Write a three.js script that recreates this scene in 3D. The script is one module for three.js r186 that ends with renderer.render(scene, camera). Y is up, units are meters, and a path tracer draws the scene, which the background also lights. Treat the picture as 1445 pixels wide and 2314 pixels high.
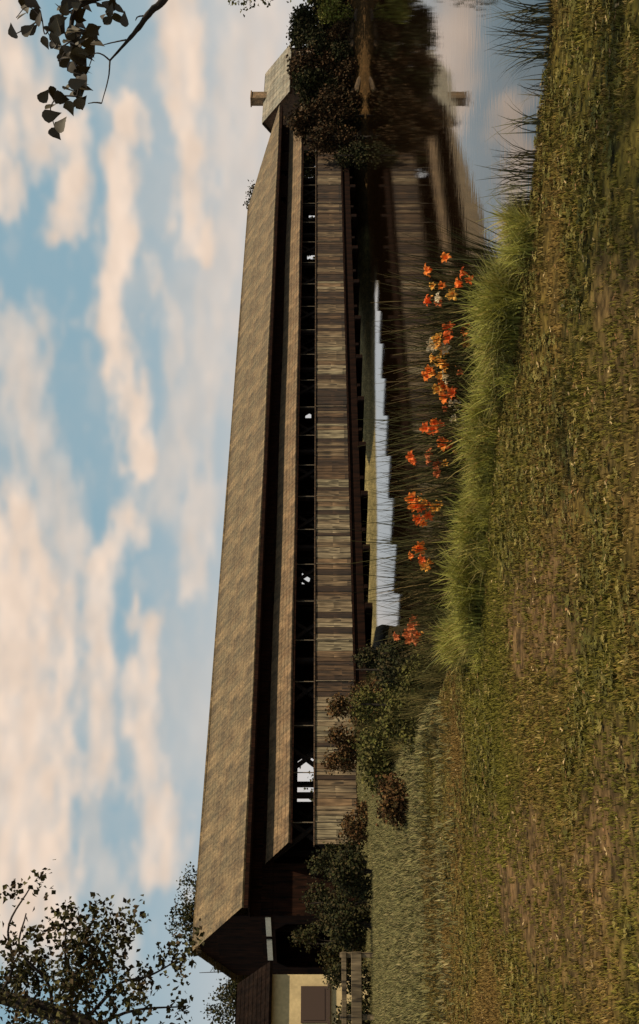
import * as THREE from 'three';
import { mergeGeometries } from 'three/addons/utils/BufferGeometryUtils.js';
import { RoundedBoxGeometry } from 'three/addons/geometries/RoundedBoxGeometry.js';

// ------------------------------------------------------------------ camera, sky, sun, exposure
const scene = new THREE.Scene();
const EYE = 3.5;                                   // metres above the river
const camera = new THREE.PerspectiveCamera(44.9, 639 / 1024, 0.1, 6000);
camera.position.set(0, EYE, 0);
camera.lookAt(0, EYE - 0.009, -10);
camera.rotateZ(-Math.PI / 2);                      // the print lies on its side
scene.add(camera);

const renderer = new THREE.WebGLRenderer({ antialias: true });
renderer.toneMapping = THREE.LinearToneMapping;
renderer.toneMappingExposure = 1.0;
renderer.shadowMap.enabled = true;

const SUN = new THREE.Vector3(0.80, 1.0, 0.10).normalize();
const sun = new THREE.DirectionalLight(new THREE.Color().setRGB(1, 0.86, 0.62), 4.9);
sun.position.copy(SUN).multiplyScalar(200).add(new THREE.Vector3(5, 0, -55));
sun.target.position.set(5, 0, -55);
sun.castShadow = true;
sun.shadow.radius = 2;
sun.shadow.mapSize.set(4096, 4096);
Object.assign(sun.shadow.camera, { left: -90, right: 90, top: 90, bottom: -90, near: 1, far: 500 });
scene.add(sun, sun.target);

// ------------------------------------------------------------------ small tools
function mulberry(a) { return () => { a |= 0; a = a + 0x6D2B79F5 | 0; let t = Math.imul(a ^ a >>> 15, 1 | a); t = t + Math.imul(t ^ t >>> 7, 61 | t) ^ t; return ((t ^ t >>> 14) >>> 0) / 4294967296; }; }
const hash = (x, y, s = 0) => { let h = Math.imul(x, 374761393) ^ Math.imul(y, 668265263) ^ Math.imul(s, 974634777); h = Math.imul(h ^ h >>> 13, 1274126177); return ((h ^ h >>> 16) >>> 0) / 4294967296; };
const sm = t => t * t * (3 - 2 * t), clamp = (x, a = 0, b = 1) => Math.min(b, Math.max(a, x)), lerp = (a, b, t) => a + (b - a) * t;
const step = (a, b, x) => sm(clamp((x - a) / (b - a)));
function noise(x, y, s = 0, per = 0) {
  const xi = Math.floor(x), yi = Math.floor(y), fx = sm(x - xi), fy = sm(y - yi);
  const w = n => per ? ((n % per) + per) % per : n;
  const a = hash(w(xi), w(yi), s), b = hash(w(xi + 1), w(yi), s), c = hash(w(xi), w(yi + 1), s), d = hash(w(xi + 1), w(yi + 1), s);
  return lerp(lerp(a, b, fx), lerp(c, d, fx), fy);
}
function fbm(x, y, o = 4, s = 0, per = 0) { let v = 0, a = 0.5, t = 0; for (let i = 0; i < o; i++) { v += a * noise(x, y, s + i * 17, per); t += a; a *= 0.5; x *= 2; y *= 2; per *= 2; } return v / t; }
const F = 2800;
// a point of the place from where it stands in the upright picture and its distance in metres
const at = (u, v, Z) => new THREE.Vector3((u - 1157) * Z / F, EYE + (720 - v) * Z / F, -Z);
const taken = {};
function numbered(n) { if (taken[n] === undefined) { taken[n] = 0; return n; } taken[n]++; return n + '_' + String(taken[n]).padStart(3, '0'); }
function tag(o, label, category, group, kind) { o.userData.label = label; o.userData.category = category; if (group) o.userData.group = group; if (kind) o.userData.kind = kind; return o; }
function thing(name, label, category, pos = [0, 0, 0], group) { const g = new THREE.Group(); g.name = numbered(name); g.position.set(...pos); tag(g, label, category, group); scene.add(g); return g; }
function part(name, geo, mat, parent) { const m = new THREE.Mesh(geo, mat); m.name = name; m.castShadow = m.receiveShadow = true; parent.add(m); return m; }
function single(name, geo, mat, label, category, group, kind) { const m = new THREE.Mesh(geo, mat); m.name = numbered(name); m.castShadow = m.receiveShadow = true; tag(m, label, category, group, kind); scene.add(m); return m; }
const rgb = (r, g, b) => new THREE.Color().setRGB(r, g, b);
const mat = (r, g, b, rough = 0.9, extra = {}) => new THREE.MeshStandardMaterial({ color: rgb(r, g, b), roughness: rough, side: THREE.DoubleSide, ...extra });
function box(x0, x1, y0, y1, z0, z1) { const g = new THREE.BoxGeometry(x1 - x0, y1 - y0, z1 - z0); g.translate((x0 + x1) / 2, (y0 + y1) / 2, (z0 + z1) / 2); return metricUV(g); }
function rbox(x0, x1, y0, y1, z0, z1, r = 0.015) { const g = new RoundedBoxGeometry(x1 - x0, y1 - y0, z1 - z0, 1, r); g.translate((x0 + x1) / 2, (y0 + y1) / 2, (z0 + z1) / 2); return metricUV(g); }
function metricUV(g) {           // uv in metres from the dominant face direction
  const p = g.attributes.position, n = g.attributes.normal, uv = new Float32Array(p.count * 2);
  for (let i = 0; i < p.count; i++) {
    const ax = Math.abs(n.getX(i)), ay = Math.abs(n.getY(i)), az = Math.abs(n.getZ(i));
    if (ay > ax && ay > az) { uv[2 * i] = p.getX(i); uv[2 * i + 1] = p.getZ(i); }
    else if (ax > az) { uv[2 * i] = p.getZ(i); uv[2 * i + 1] = p.getY(i); }
    else { uv[2 * i] = p.getX(i); uv[2 * i + 1] = p.getY(i); }
  }
  g.setAttribute('uv', new THREE.BufferAttribute(uv, 2)); return g;
}
function bar(a, b, w, d = w) {   // a squared timber from a to b
  const A = new THREE.Vector3(...a), B = new THREE.Vector3(...b), L = A.distanceTo(B);
  const g = new THREE.BoxGeometry(w, L, d); metricUV(g);
  const q = new THREE.Quaternion().setFromUnitVectors(new THREE.Vector3(0, 1, 0), B.clone().sub(A).normalize());
  g.applyQuaternion(q); g.translate((A.x + B.x) / 2, (A.y + B.y) / 2, (A.z + B.z) / 2); return g;
}
function limb(pts, r0, r1, seg = 7, bumps = 0.12, rnd = Math.random) {   // tapered, slightly knotty tube
  const c = new THREE.CatmullRomCurve3(pts.map(p => p.isVector3 ? p : new THREE.Vector3(...p)));
  const n = Math.max(3, Math.round(pts.length * 4)), P = [], I = [], U = [];
  const len = c.getLength(); let prevN = null;
  for (let i = 0; i <= n; i++) {
    const t = i / n, p = c.getPoint(t), T = c.getTangent(t);
    let N = prevN ? prevN.clone().addScaledVector(T, -prevN.dot(T)).normalize() : new THREE.Vector3(T.y, -T.x, 0.13).cross(T).normalize();
    prevN = N; const B = new THREE.Vector3().crossVectors(T, N), r = lerp(r0, r1, t);
    for (let k = 0; k <= seg; k++) {
      const a = k / seg * Math.PI * 2, kk = k % seg, rr = r * (1 + bumps * (hash(i, kk, 5) - 0.5) * 2);
      P.push(p.x + (N.x * Math.cos(a) + B.x * Math.sin(a)) * rr, p.y + (N.y * Math.cos(a) + B.y * Math.sin(a)) * rr, p.z + (N.z * Math.cos(a) + B.z * Math.sin(a)) * rr);
      U.push(k / seg * 6.28 * r0, t * len);
    }
  }
  for (let i = 0; i < n; i++) for (let k = 0; k < seg; k++) { const a = i * (seg + 1) + k, b = a + seg + 1; I.push(a, a + 1, b, b, a + 1, b + 1); }
  const g = new THREE.BufferGeometry(); g.setAttribute('position', new THREE.Float32BufferAttribute(P, 3)); g.setAttribute('uv', new THREE.Float32BufferAttribute(U, 2)); g.setIndex(I); g.computeVertexNormals(); return g;
}

// ------------------------------------------------------------------ sky (air and clouds only)
{
  const W = 2048, H = 1024, data = new Float32Array(W * H * 4);
  // streaks of cloud in view: azimuth and height in degrees (spine), half thickness, strength
  const D = (u, v) => [Math.atan((u - 1157) / F) * 57.2958, Math.atan((720 - v) / F) * 57.2958];
  const S = (w, k, ...yx) => { const o = []; for (let i = 0; i < yx.length; i += 2) o.push(D(2314 - yx[i], yx[i + 1])); return { w, k, o }; };
  const streaks = [
    S(0.85, 1.0, 235, 300, 330, 292, 420, 292, 550, 287, 640, 275, 720, 258, 850, 284, 960, 298, 1060, 310),
    S(0.85, 0.95, -150, 420, 0, 424, 150, 430, 280, 438, 400, 448, 560, 452),
    S(0.7, 0.9, 290, 190, 370, 186, 440, 165, 540, 165),
    S(1.2, 0.85, -60, 30, 80, 62, 150, 82, 240, 100, 310, 112),
    S(0.8, 0.8, 340, 25, 450, 35),
    S(1.2, 0.6, 745, 50, 850, 62, 930, 60, 1000, 70, 1100, 110, 1230, 150),
    S(3.0, 0.95, 1250, 0, 1400, 50, 1550, 60, 1700, 60, 1850, 70, 2010, 90),
    S(0.9, 0.8, 1210, 285, 1290, 222, 1450, 215, 1600, 235, 1745, 240),
    S(0.85, 0.8, 1410, 330, 1600, 325, 1700, 345, 1780, 365, 1850, 388, 1990, 378),
    S(0.6, 0.5, 610, 350, 720, 412, 880, 410),
    S(0.7, 0.55, 1000, 420, 1090, 462, 1200, 440, 1340, 440),
    S(0.6, 0.5, 60, 560, 250, 520, 450, 520), S(0.9, 0.4, 1800, 230, 1980, 260, 2150, 300),
    S(0.5, 0.45, 2120, 330, 2200, 345), S(1.6, 0.45, 300, 560, 600, 500, 900, 470, 1100, 380),
    S(1.6, 0.5, -100, 600, 120, 590, 300, 560),
  ];
  const seg = (px, py, a, b) => { const dx = b[0] - a[0], dy = b[1] - a[1], t = clamp(((px - a[0]) * dx + (py - a[1]) * dy) / (dx * dx + dy * dy)); return Math.hypot(px - a[0] - t * dx, py - a[1] - t * dy); };
  for (let j = 0; j < H; j++) for (let i = 0; i < W; i++) {
    const phi = ((i + 0.5) / W - 0.5) * 2 * Math.PI, th = ((j + 0.5) / H - 0.5) * Math.PI;
    const el = th * 57.2958; let az = (phi + Math.PI / 2) * 57.2958; if (az > 180) az -= 360;
    const h = clamp(el / 60);
    // air: pale and warm low down, soft blue above
    const t = step(-1, 11, el), t2 = step(10, 70, el);
    let r = lerp(lerp(0.60, 0.265, t), 0.16, t2), g = lerp(lerp(0.59, 0.41, t), 0.28, t2), b = lerp(lerp(0.58, 0.49, t), 0.42, t2);
    // clouds: drawn-out banks everywhere, and the streaks in view
    const wx = (fbm(az * 0.35, el * 0.9, 4, 3) - 0.5), wy = (fbm(az * 0.35 + 40, el * 0.9, 4, 9) - 0.5);
    const e2 = Math.max(el, 0), sc = 1 / (0.25 + e2 / 40);
    const per = 36, n = fbm((az + 180) / 10 + wx * 0.6, e2 / 5.5 * (0.35 + sc * 0.2) + wy, 5, 21, per);
    let d = step(0.47, 0.68, n) * (Math.abs(az) < 34 ? lerp(0.3, 0.85, Math.max(step(24, 34, Math.abs(az)), step(15, 20, el))) : 0.85);
    if (Math.abs(az) < 36 && el > -1 && el < 20) {
      const X = az + wx * 2.4 + (fbm(az * 1.2, el * 3, 3, 37) - 0.5) * 0.9, Y = el + wy * 1.5 + (fbm(az * 1.0 + 9, el * 2.6, 3, 39) - 0.5) * 0.4;
      for (const s of streaks) { let m = 1e9; for (let q = 0; q + 1 < s.o.length; q++) m = Math.min(m, seg(X, Y, s.o[q], s.o[q + 1])); const f = fbm(az * 0.8, el * 2.4, 4, 33); d = Math.max(d, s.k * (0.62 + 0.76 * f) * step(1.6, 0.2, m / (s.w * (0.4 + 1.15 * f)))); }
    }
    d *= step(-0.5, 1.5, el);
    d = Math.min(d, 1); const body = 0.85 + 0.3 * fbm(az * 0.8, el * 1.6, 3, 51);
    r = lerp(r, 0.84 * body, d); g = lerp(g, 0.67 * body, d); b = lerp(b, 0.54 * body, d);
    if (el < 0) { const k = step(0, -6, el); r = lerp(r, 0.10, k); g = lerp(g, 0.085, k); b = lerp(b, 0.05, k); }
    const o = (j * W + i) * 4; data[o] = r; data[o + 1] = g; data[o + 2] = b; data[o + 3] = 1;
  }
  const sky = new THREE.DataTexture(data, W, H, THREE.RGBAFormat, THREE.FloatType);
  sky.mapping = THREE.EquirectangularReflectionMapping; sky.magFilter = THREE.LinearFilter; sky.minFilter = THREE.LinearFilter; sky.wrapS = THREE.RepeatWrapping; sky.needsUpdate = true;
  scene.background = sky; scene.environment = sky;
}

// ------------------------------------------------------------------ textures
function tex(N, M, fn, repX = 1, repY = 1, srgb = true) {
  const d = new Uint8Array(N * M * 4);
  for (let j = 0; j < M; j++) for (let i = 0; i < N; i++) { const c = fn(i / N, j / M), o = (j * N + i) * 4; d[o] = clamp(c[0]) * 255; d[o + 1] = clamp(c[1]) * 255; d[o + 2] = clamp(c[2]) * 255; d[o + 3] = 255; }
  const t = new THREE.DataTexture(d, N, M); t.wrapS = t.wrapT = THREE.RepeatWrapping; t.magFilter = THREE.LinearFilter; t.minFilter = THREE.LinearMipmapLinearFilter; t.generateMipmaps = true;
  if (srgb) t.colorSpace = THREE.SRGBColorSpace; t.repeat.set(repX, repY); t.needsUpdate = true; return t;
}
const gray = (v, w = 0) => [v + w, v, v - w];
// upright wood grain, tile of 2 m
const woodTex = tex(512, 512, (x, y) => { const f = fbm(x * 64, y * 4, 4, 2, 64), b = fbm(x * 10, y * 3, 3, 7, 10), st = fbm(x * 26, y * 2, 3, 13, 26); const v = 0.62 + 0.42 * (f - 0.5) + 0.5 * (b - 0.5) - 0.35 * step(0.6, 0.75, st); return gray(v, 0.02); }, 0.5, 0.5);
const woodBump = tex(256, 256, (x, y) => gray(fbm(x * 64, y * 4, 3, 2, 64)), 0.5, 0.5, false);
// weathered roofing, tile of 4 m
const roofTex = tex(1024, 1024, (x, y) => { const a = fbm(x * 48, y * 48, 4, 4, 48), c = fbm(x * 5, y * 5, 4, 8, 5), st = fbm(x * 40, y * 4, 3, 15, 40), sp = noise(x * 150, y * 90, 6, 0); const v = 0.70 + 0.34 * (a - 0.5) + 0.40 * (c - 0.5) + 0.36 * (st - 0.5) + 0.2 * (sp - 0.5), m = 0.07 * (fbm(x * 7, y * 7, 3, 44, 7) - 0.5); return [v + m, v, v - m * 0.6]; }, 0.25, 0.25);
const grainTex = tex(512, 512, (x, y) => { const a = fbm(x * 40, y * 40, 4, 61, 40), b = fbm(x * 7, y * 7, 3, 71, 7); const v = 0.7 + 0.7 * (a - 0.5) + 0.3 * (b - 0.5); return [v + 0.04 * (b - 0.5), v, v * 0.95]; }, 0.5, 0.5);
const stuccoTex = tex(256, 256, (x, y) => { const a = fbm(x * 30, y * 30, 4, 81, 30), b = fbm(x * 4, y * 4, 3, 91, 4); return gray(0.86 + 0.14 * (a - 0.5) + 0.16 * (b - 0.5), 0.01); }, 0.4, 0.4);
const rippleTex = tex(1024, 1024, (x, y) => { const a = fbm(x * 14 + fbm(x * 6, y * 6, 2, 5, 6) * 1.5, y * 34, 4, 101, 0), b = fbm(x * 5, y * 9, 2, 111, 0); return gray(0.6 * a + 0.4 * b); }, 1 / 6, 1 / 6, false);
rippleTex.wrapS = rippleTex.wrapT = THREE.MirroredRepeatWrapping;

// ------------------------------------------------------------------ land and water
// the line of the lawn's edge on our side, from the right, round in front and away along the left bank (x, distance)
const nearBank = [[160, -30], [60, -2], [20, 5.5], [9, 7.9], [5, 8.2], [3.3, 8.7], [2.3, 9.3], [1.7, 10.0], [1.0, 11.2], [0.1, 11.7], [-1.1, 12.4], [-1.8, 14.3], [-2.6, 16.2], [-3.5, 18.6], [-5.2, 24], [-6.7, 32], [-8.4, 45], [-9.8, 60], [-10.8, 72], [-12.5, 87]];
const farBank = [[-9.5, 90], [-3, 91], [4, 91.5], [10.5, 92], [18, 94], [25, 97], [32, 99], [45, 102], [70, 104], [160, 112]];
const ring = nearBank.concat(farBank);
function inRing(x, z) { let c = false; for (let i = 0, j = ring.length - 1; i < ring.length; j = i++) { const [xi, zi] = ring[i], [xj, zj] = ring[j]; if ((zi > z) !== (zj > z) && x < (xj - xi) * (z - zi) / (zj - zi) + xi) c = !c; } return c; }
function toLine(L, x, z) { let m = 1e9; for (let i = 0; i + 1 < L.length; i++) { const [ax, az] = L[i], [bx, bz] = L[i + 1], dx = bx - ax, dz = bz - az, t = clamp(((x - ax) * dx + (z - az) * dz) / (dx * dx + dz * dz)); m = Math.min(m, Math.hypot(x - ax - t * dx, z - az - t * dz)); } return m; }
const gully = [[-7.5, 16.2], [-5.5, 16.9], [-4.2, 17.4], [-3.2, 17.2]];
function ground(x, Z) {                            // height of the land at x, distance Z
  const inside = inRing(x, Z), dn = toLine(nearBank, x, Z), df = toLine(farBank, x, Z);
  const bump = 0.05 * (fbm(x * 0.9, Z * 0.9, 3, 200) - 0.5) + 0.16 * (fbm(x * 0.13, Z * 0.13, 3, 210) - 0.5);
  const near = 1.9, right = step(16, 28, x);
  if (inside) {
    const L = lerp(2.4, 3.4, step(20, 50, Z));
    const a = near * (1 - step(0, L, dn)) - 0.9 * step(L * 0.8, L * 2.2, dn);
    const b = -1.1 * step(0, 4, df);
    return Math.max(a, dn > L ? b : -9) + (dn < L ? bump * (1 - step(0, L, dn)) : 0);
  }
  const far = df < dn && Z > 60;
  if (far) return lerp(0.5 * step(0, 3, df) + 0.45 * step(3, 60, df), 2.4 * step(-0.5, 5.5, df) + 0.4 * step(5, 30, df), right) + bump * step(0, 3, df);
  let h = near + bump - 0.25 * step(25, 50, Z);
  const dg = toLine(gully, x, Z); h -= 0.4 * (1 - step(0.1, 1.2, dg));
  return h;
}
const worn = (x, z) => { const w = (cx, cz, ax, az, t) => { const c = Math.cos(t), q = Math.sin(t), u = ((x - cx) * c + (z - cz) * q) / ax, v = (-(x - cx) * q + (z - cz) * c) / az; return Math.max(0, 1 - Math.hypot(u, v)); }; return clamp(1.9 * Math.max(w(-0.75, 9.3, 0.95, 2.2, 0.15), w(-3.1, 10.5, 0.9, 6.0, 0.22), w(-1.9, 7.2, 0.8, 1.4, 0.5), 0.7 * w(0.9, 6.9, 1.2, 1.1, 0)) - 1.1 * (fbm(x * 3.1, z * 2.2, 3, 320) - 0.35)); };
const patch = (x, z) => fbm(x * 0.35 + 3, z * 0.35, 3, 300), patch2 = (x, z) => fbm(x * 1.7, z * 1.7, 3, 310);
{
  const NX = 330, NZ = 420, P = [], C = [], U = [], I = [];
  const xs = [], zs = [];
  for (let i = 0; i <= NX; i++) { const t = i / NX * 2 - 1; xs.push(Math.sinh(t * 7.2) * 2.1); }
  for (let j = 0; j <= NZ; j++) { const t = j / NZ; zs.push(-14 + 24 * t * 1.15 + Math.sinh(Math.max(0, t - 0.3) * 10.5) * 3.1); }
  for (let j = 0; j <= NZ; j++) for (let i = 0; i <= NX; i++) {
    const x = xs[i], Z = zs[j], h = ground(x, Z);
    P.push(x, h, -Z); U.push(x, Z);
    const p = step(0.38, 0.62, patch(x, Z)), q = patch2(x, Z);
    let c = [lerp(0.18, 0.125, p), lerp(0.112, 0.105, p), lerp(0.033, 0.020, p)];
    const wn = Z < 22 ? worn(x, Z) : 0; c = [lerp(c[0], 0.22, wn), lerp(c[1], 0.13, wn), lerp(c[2], 0.06, wn)];
    const fade = step(13, 27, Z); c = [lerp(c[0], 0.16, fade), lerp(c[1], 0.135, fade), lerp(c[2], 0.055, fade)];
    const far = Z > 80 ? 1 : 0;
    if (far && x < 22) c = [0.40, 0.31, 0.14]; else if (far) c = [0.125, 0.068, 0.028];
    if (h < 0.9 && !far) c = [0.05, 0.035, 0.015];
    const k = 0.75 + 0.5 * q; C.push(c[0] * k, c[1] * k, c[2] * k);
  }
  for (let j = 0; j < NZ; j++) for (let i = 0; i < NX; i++) { const a = j * (NX + 1) + i, b = a + NX + 1; I.push(a, a + 1, b, b, a + 1, b + 1); }
  const g = new THREE.BufferGeometry(); g.setAttribute('position', new THREE.Float32BufferAttribute(P, 3)); g.setAttribute('color', new THREE.Float32BufferAttribute(C, 3)); g.setAttribute('uv', new THREE.Float32BufferAttribute(U, 2)); g.setIndex(I); g.computeVertexNormals();
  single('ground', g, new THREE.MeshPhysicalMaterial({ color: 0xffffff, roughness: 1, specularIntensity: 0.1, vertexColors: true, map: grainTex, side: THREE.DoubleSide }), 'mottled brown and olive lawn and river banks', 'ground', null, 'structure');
  const w = new THREE.PlaneGeometry(420, 160, 1, 1); w.rotateX(-Math.PI / 2); w.translate(110, -0.22, -60);
  const p = w.attributes.position, uv = []; for (let i = 0; i < p.count; i++) uv.push(p.getX(i), p.getZ(i)); w.setAttribute('uv', new THREE.Float32BufferAttribute(uv, 2));
  single('river_water', w, new THREE.MeshPhysicalMaterial({ color: rgb(0.008, 0.004, 0.0015), roughness: 0.02, ior: 1.38, specularIntensity: 1, bumpMap: rippleTex, bumpScale: 0.0012 }), 'still dark river water mirroring the bridge and the sky', 'river', null, 'structure');
}

// ------------------------------------------------------------------ covered bridge
const wood = (r, g, b) => mat(r, g, b, 0.92, { map: woodTex, bumpMap: woodBump, bumpScale: 0.006 });
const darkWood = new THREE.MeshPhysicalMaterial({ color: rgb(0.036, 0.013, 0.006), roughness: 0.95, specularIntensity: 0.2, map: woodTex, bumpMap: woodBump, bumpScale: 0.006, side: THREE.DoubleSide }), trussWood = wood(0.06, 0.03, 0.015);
const sidingTones = [wood(0.34, 0.235, 0.13), wood(0.46, 0.345, 0.205), wood(0.20, 0.115, 0.055), wood(0.60, 0.48, 0.30), wood(0.09, 0.048, 0.024), wood(0.38, 0.24, 0.125), wood(0.48, 0.40, 0.245)];
const paleWood = wood(0.5, 0.4, 0.27);
const roofMat = mat(0.285, 0.192, 0.09, 0.9, { map: roofTex });
const pentMat = mat(0.33, 0.205, 0.10, 0.9, { map: roofTex });
// a slope laid in overlapping courses: lo / hi edges as functions of x, wobbling a little as old roofs do
function slope(x0, x1, x0top, x1top, yl, zl, yh, zh, courses, thick, seed, nx = 120) {
  const P = [], I = [], U = [], len = Math.hypot(yh - yl, zh - zl), ny = (zl - zh) / len * Math.sign(1), nyv = [(yh - yl) / len, (zh - zl) / len];
  let nrm = [-nyv[1], nyv[0]]; if (nrm[0] < 0) nrm = [-nrm[0], -nrm[1]];
  const sag = x => 0.035 * Math.sin(x * 0.35 + seed) + 0.03 * (fbm(x * 0.3, seed, 2, 400) - 0.5);
  const pt = (t, s, off) => { const x = lerp(lerp(x0, x0top, t), lerp(x1, x1top, t), s); const o = off + sag(x) * 0.6; P.push(x, lerp(yl, yh, t) + nrm[0] * o, lerp(zl, zh, t) + nrm[1] * o); U.push(x, t * len + seed); };
  for (let c = 0; c < courses; c++) {
    const b = P.length / 3;
    for (let i = 0; i <= nx; i++) {
      const s = i / nx, j = 0.008 * (hash(i, c, 410 + seed | 0) - 0.5);
      pt(c / courses - (c ? 0.006 : 0), s, 0.03 + thick + j); pt((c + 1) / courses, s, 0.03 + 0.004);
      pt(c / courses - (c ? 0.006 : 0), s, c ? 0 : -0.05);
    }
    for (let i = 0; i < nx; i++) { const a = b + i * 3; I.push(a, a + 3, a + 1, a + 1, a + 3, a + 4, a + 2, a + 5, a, a, a + 5, a + 3); }
  }
  const g = new THREE.BufferGeometry(); g.setAttribute('position', new THREE.Float32BufferAttribute(P, 3)); g.setAttribute('uv', new THREE.Float32BufferAttribute(U, 2)); g.setIndex(I);
  const n = g.toNonIndexed(); n.computeVertexNormals(); return n;
}
function prism(pts, z0, z1) { const s = new THREE.Shape(pts.map(p => new THREE.Vector2(...p))); const g = new THREE.ExtrudeGeometry(s, { depth: z1 - z0, bevelEnabled: false }); g.translate(0, 0, z0); return g; }
{
  const R = mulberry(11);
  const br = thing('covered_bridge', 'long brown covered wooden bridge spanning the river', 'bridge', [-19.7, 0, -55.5]);
  br.rotation.y = 45.1 * Math.PI / 180;
  const LEN = 72, HIP = 63, EY = 6.7, RY = 9.12, EZ = 4.1, WZ = 2.9;
  // roof: two slopes and the hipped far end
  part('roof_slope', slope(0, LEN, 0, HIP, EY, EZ, RY, 0, 16, 0.010, 1, 200), roofMat, br);
  part('roof_slope', slope(0, LEN, 0, HIP, EY, -EZ, RY, 0, 8, 0.022, 5, 60), roofMat, br);
  { const g = new THREE.BufferGeometry(); g.setAttribute('position', new THREE.Float32BufferAttribute([LEN, EY, EZ, LEN, EY, -EZ, HIP, RY, 0], 3)); g.setAttribute('uv', new THREE.Float32BufferAttribute([4, 0, -4, 0, 0, 9], 2)); g.computeVertexNormals(); part('roof_hip', g, roofMat, br); }
  part('ridge_board', box(-0.05, HIP, RY - 0.02, RY + 0.07, -0.12, 0.12), roofMat, br);
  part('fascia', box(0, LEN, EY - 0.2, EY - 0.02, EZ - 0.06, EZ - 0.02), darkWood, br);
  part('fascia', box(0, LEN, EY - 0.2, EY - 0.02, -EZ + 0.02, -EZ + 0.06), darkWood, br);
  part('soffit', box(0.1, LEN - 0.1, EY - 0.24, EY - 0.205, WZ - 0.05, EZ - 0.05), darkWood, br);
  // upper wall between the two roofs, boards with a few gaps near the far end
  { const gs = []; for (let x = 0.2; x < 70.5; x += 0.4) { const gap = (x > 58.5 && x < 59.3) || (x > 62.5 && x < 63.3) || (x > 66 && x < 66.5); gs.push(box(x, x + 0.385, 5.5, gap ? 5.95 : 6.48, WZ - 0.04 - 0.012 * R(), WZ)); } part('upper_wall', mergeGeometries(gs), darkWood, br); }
  // lower roof along the side
  part('lower_roof', slope(2.9, 71.4, 2.7, 71, 4.8, 4.42, 5.85, WZ + 0.02, 6, 0.02, 3, 200), pentMat, br);
  part('lower_fascia', box(2.9, 71.4, 4.66, 4.78, 4.34, 4.38), darkWood, br);
  // the lit side wall, board by board
  const cache = new Map();
  let x = 3.0;
  while (x < 70.5) {
    const w = [0.24, 0.3, 0.36, 0.42][Math.floor(R() * 4)], key = w;
    if (!cache.has(key)) cache.set(key, [0, 1, 2].map(k => { const g = new RoundedBoxGeometry(w - 0.022, 1.9, 0.03, 1, 0.006); metricUV(g); const uv = g.attributes.uv; for (let i = 0; i < uv.count; i++) uv.setXY(i, uv.getX(i) + k * 0.71 + w * 3, uv.getY(i) + k * 0.37); return g; }));
    const run = noise(x * 0.55, 0, 77), tone = run < 0.45 ? [2, 4, 0, 4][Math.floor(R() * 4)] : [0, 1, 3, 5, 1, 6, 6, 4][Math.floor(R() * 8)];
    const m = part('siding_board', cache.get(key)[Math.floor(R() * 3)], sidingTones[tone], br);
    m.position.set(x + w / 2, 2.71 + (R() - 0.5) * 0.025, 4.1 + (R() - 0.5) * 0.03); m.rotation.z = (R() - 0.5) * 0.006;
    x += w;
  }
  part('top_rail', rbox(2.9, 70.6, 3.655, 3.72, 4.02, 4.19), sidingTones[2], br);
  part('bottom_rail', rbox(2.9, 70.6, 1.64, 1.755, 4.02, 4.15), darkWood, br);
  // slim pale posts between rail and lower roof, some running down over the boards
  const postG = rbox(-0.025, 0.025, 3.722, 4.75, 4.06, 4.1), longG = rbox(-0.03, 0.03, 1.8, 3.64, 4.132, 4.16);
  for (let k = 0; k < 26; k++) { const p = part('post', postG, paleWood, br); p.position.x = 4.1 + k * 2.62; if (hash(k, 3, 9) > 0.5) { const q = part('batten', longG, paleWood, br); q.position.x = p.position.x + 0.005; } }
  // truss behind: posts, crossed braces and chords
  const tp = box(-0.12, 0.12, 1.8, 6.45, 2.55, 2.75), N = 17, bay = 4;
  for (let k = 0; k <= N; k++) { const p = part('truss_post', tp, trussWood, br); p.position.x = 2.4 + k * bay; const q = part('truss_post', tp, trussWood, br); q.position.set(2.4 + k * bay, 0, -5.3); }
  const b1 = bar([0.12, 1.9, 2.6], [bay - 0.12, 6.2, 2.6], 0.2, 0.1), b2 = bar([0.12, 6.2, 2.71], [bay - 0.12, 1.9, 2.71], 0.2, 0.1);
  for (let k = 0; k < N; k++) for (const z of [0, -5.3]) { const p = part('brace', b1, trussWood, br); p.position.set(2.4 + k * bay, 0, z); const q = part('brace', b2, trussWood, br); q.position.set(2.4 + k * bay, 0, z); }
  part('top_chord', box(0.3, 71, 6.2, 6.44, 2.3, 2.54), trussWood, br);
  part('top_chord', box(0.3, 71, 6.2, 6.44, -2.54, -2.3), trussWood, br);
  // far side wall with window gaps
  { const gaps = [[9.5, 12.3, 3.75, 4.6], [24.6, 25.6, 4.0, 4.5], [40, 40.6, 4, 4.4], [59.6, 60.2, 3.8, 4.4], [65.8, 66.2, 3.8, 4.3]], gs = [];
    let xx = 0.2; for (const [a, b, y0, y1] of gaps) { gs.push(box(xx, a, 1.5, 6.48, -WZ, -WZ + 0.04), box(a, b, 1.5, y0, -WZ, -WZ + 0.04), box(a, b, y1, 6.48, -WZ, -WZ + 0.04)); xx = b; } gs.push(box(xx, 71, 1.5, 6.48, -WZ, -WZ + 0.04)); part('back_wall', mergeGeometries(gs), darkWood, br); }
  // ends: near portal with a wide opening, far portal
  for (const [px, n] of [[0.25, 'portal'], [70.8, 'portal']]) {
    const s = new THREE.Shape([[-WZ, 1.7], [-2.1, 1.7], [-2.1, 4.9], [-1.6, 5.4], [1.6, 5.4], [2.1, 4.9], [2.1, 1.7], [WZ, 1.7], [WZ, 6.5], [2.9, 7.3], [0, px > 9 ? 6.9 : 9.0], [-2.9, 7.3], [-WZ, 6.5]].map(p => new THREE.Vector2(...p)));
    const g = new THREE.ExtrudeGeometry(s, { depth: 0.06, bevelEnabled: false }); g.rotateY(Math.PI / 2); g.translate(px, 0, 0); part(n, g, darkWood, br);
  }
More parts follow.
